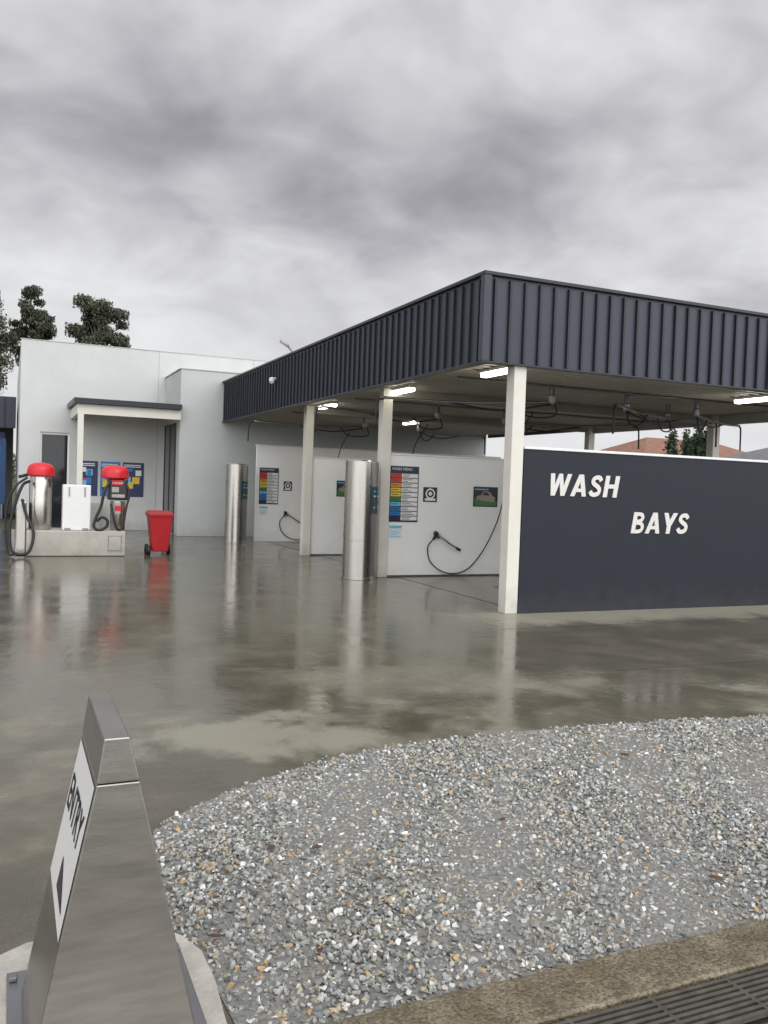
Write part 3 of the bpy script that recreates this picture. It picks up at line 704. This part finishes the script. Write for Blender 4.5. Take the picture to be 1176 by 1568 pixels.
def lp(z,y,off=.002):
    t=(z-C0[2])/(C1[2]-C0[2]); xa=C0[0]-C0[1]; xb=C1[0]-C1[1]; xl=xa+(xb-xa)*t
    nx=-(C1[2]-C0[2]); nz=(xb-xa); l=math.hypot(nx,nz)
    return Vector((xl+off*nx/l, y, z+off*nz/l))
meshobj('sticker',[lp(.40,y0+.012),lp(.40,y1-.015),lp(.775,y1-.015),lp(.775,y0+.012)],[(0,1,2,3)],M['white'],sb)
meshobj('arrow',[lp(.44,y0+.06,.004),lp(.44,y0+.24,.004),lp(.52,y0+.24,.004)],[(0,1,2)],M['s_dark'],sb)
cu=bpy.data.curves.new('t','FONT'); cu.body='ENTRY'; cu.size=.13; cu.extrude=.0005; cu.offset=.001
o=bpy.data.objects.new('t',cu); COL.objects.link(o); bpy.context.view_layer.update()
me=bpy.data.meshes.new_from_object(o.evaluated_get(bpy.context.evaluated_depsgraph_get())); bpy.data.objects.remove(o)
me.materials.clear(); me.materials.append(M['s_dark'])
wmax=max(vx.co.x for vx in me.vertices)
for vx in me.vertices:
    tx,ty,tz=vx.co; vx.co=lp(.60+ty,y1-.035-tx*.37/wmax,.004)
link(bpy.data.objects.new('lettering',me),sb)

# ------------------------------------------------------------------ world
W=bpy.data.worlds.new('World'); S.world=W; W.use_nodes=True; nt=W.node_tree; N=nt.nodes; L=nt.links
bg=N['Background']; out=N['World Output']
SE=40
sky=N.new('ShaderNodeTexSky'); sky.sky_type='NISHITA'; sky.sun_disc=False
sky.sun_elevation=math.radians(SE); sky.sun_rotation=math.radians(165)
L.new(sky.outputs[0],bg.inputs[0]); bg.inputs[1].default_value=.05
tc=N.new('ShaderNodeTexCoord'); sp=N.new('ShaderNodeSeparateXYZ'); L.new(tc.outputs['Generated'],sp.inputs[0])
def m_(op,a,b_=0.0,c_=None):
    q=N.new('ShaderNodeMath'); q.operation=op
    for i,s in enumerate((a,b_,c_)):
        if s is None: continue
        if isinstance(s,(int,float)): q.inputs[i].default_value=s
        else: L.new(s,q.inputs[i])
    return q.outputs[0]
den=m_('ADD',m_('MAXIMUM',sp.outputs['Z'],0.0),.34)
cb2=N.new('ShaderNodeCombineXYZ'); L.new(m_('DIVIDE',sp.outputs['X'],den),cb2.inputs[0]); L.new(m_('DIVIDE',sp.outputs['Y'],den),cb2.inputs[1]); cb2.inputs[2].default_value=1.3
def wn(s,d,r,dist,off=0):
    mp=N.new('ShaderNodeMapping'); mp.inputs['Location'].default_value=(off,off*.7,0); L.new(cb2.outputs[0],mp.inputs[0])
    n=N.new('ShaderNodeTexNoise'); n.inputs['Scale'].default_value=s;n.inputs['Detail'].default_value=d;n.inputs['Roughness'].default_value=r;n.inputs['Distortion'].default_value=dist
    L.new(mp.outputs[0],n.inputs['Vector']); return n.outputs['Fac']
n1=wn(2.2,5,.5,.3,5.0); n2=wn(5.5,3,.5,.5,9.0)
el=N.new('ShaderNodeValToRGB'); e=el.color_ramp.elements
L.new(sp.outputs['Z'],el.inputs[0])
e[0].position=0.0; e[0].color=(1,)*3+(1,); e[1].position=1; e[1].color=(.9,)*3+(1,)
for p,v_ in ((.10,1.0),(.19,.95),(.26,.70),(.34,.55),(.45,.68),(.60,.75)):
    k=e.new(p); k.color=(v_,)*3+(1,)
cl=m_('ADD',m_('MULTIPLY',m_('SUBTRACT',n1,.5),3.8),m_('MULTIPLY',m_('SUBTRACT',n2,.5),1.6))
damp=N.new('ShaderNodeMapRange'); L.new(sp.outputs['Z'],damp.inputs[0]); damp.inputs[1].default_value=.03; damp.inputs[2].default_value=.28; damp.inputs[3].default_value=.25; damp.inputs[4].default_value=1.0
ex=m_('POWER',2.0,m_('MULTIPLY',cl,damp.outputs[0]))
val=m_('MULTIPLY',el.outputs[0],ex)
val=m_('DIVIDE',val,m_('POWER',m_('ADD',1.0,m_('POWER',val,3.0)),.3333))
val=m_('MULTIPLY_ADD',val,.96,.07)
back=N.new('ShaderNodeMapRange'); L.new(sp.outputs['Y'],back.inputs[0]); back.inputs[1].default_value=.15; back.inputs[2].default_value=-.5; back.inputs[3].default_value=0; back.inputs[4].default_value=1.55  # added brightness in the unseen sky behind the camera, to light the walls
val=m_('ADD',val,back.outputs[0])
tint=N.new('ShaderNodeValToRGB'); tint.color_ramp.elements[0].position=.1; tint.color_ramp.elements[0].color=(.96,.945,1.06,1); tint.color_ramp.elements[1].position=.8; tint.color_ramp.elements[1].color=(1,1,1.02,1)
L.new(val,tint.inputs[0])
mul=N.new('ShaderNodeMixRGB'); mul.blend_type='MULTIPLY'; mul.inputs[0].default_value=1; L.new(tint.outputs[0],mul.inputs[1]); L.new(val,mul.inputs[2])
bg2=N.new('ShaderNodeBackground'); L.new(mul.outputs[0],bg2.inputs[0]); bg2.inputs[1].default_value=.97
mix=N.new('ShaderNodeMixShader'); mix.inputs[0].default_value=.93; L.new(bg.outputs[0],mix.inputs[1]); L.new(bg2.outputs[0],mix.inputs[2]); L.new(mix.outputs[0],out.inputs[0])

sl=bpy.data.lights.new('sun','SUN'); sl.energy=.5; sl.angle=math.radians(25); sl.color=(1,.97,.93)
so=bpy.data.objects.new('sun',sl); COL.objects.link(so)
az=math.radians(165); d=Vector((math.sin(az)*math.cos(math.radians(SE)),math.cos(az)*math.cos(math.radians(SE)),math.sin(math.radians(SE))))
so.rotation_euler=d.to_track_quat('Z','Y').to_euler(); so.location=(0,0,30)

# ------------------------------------------------------------------ camera
R=Matrix.Rotation(math.radians(-23.8),3,'Z')@Matrix.Rotation(math.radians(90-1.85),3,'X')@Matrix.Rotation(math.radians(2.0),3,'Z')
cam=bpy.data.cameras.new('camera'); co=bpy.data.objects.new('camera',cam); COL.objects.link(co)
co.matrix_world=Matrix.Translation((0,0,1.55))@R.to_4x4()
cam.sensor_fit='VERTICAL'; cam.sensor_height=24; cam.lens=24*1303/1568
cam.clip_start=.05; cam.clip_end=2000
S.camera=co
S.view_settings.view_transform='Standard'; S.view_settings.look='None'; S.view_settings.exposure=0
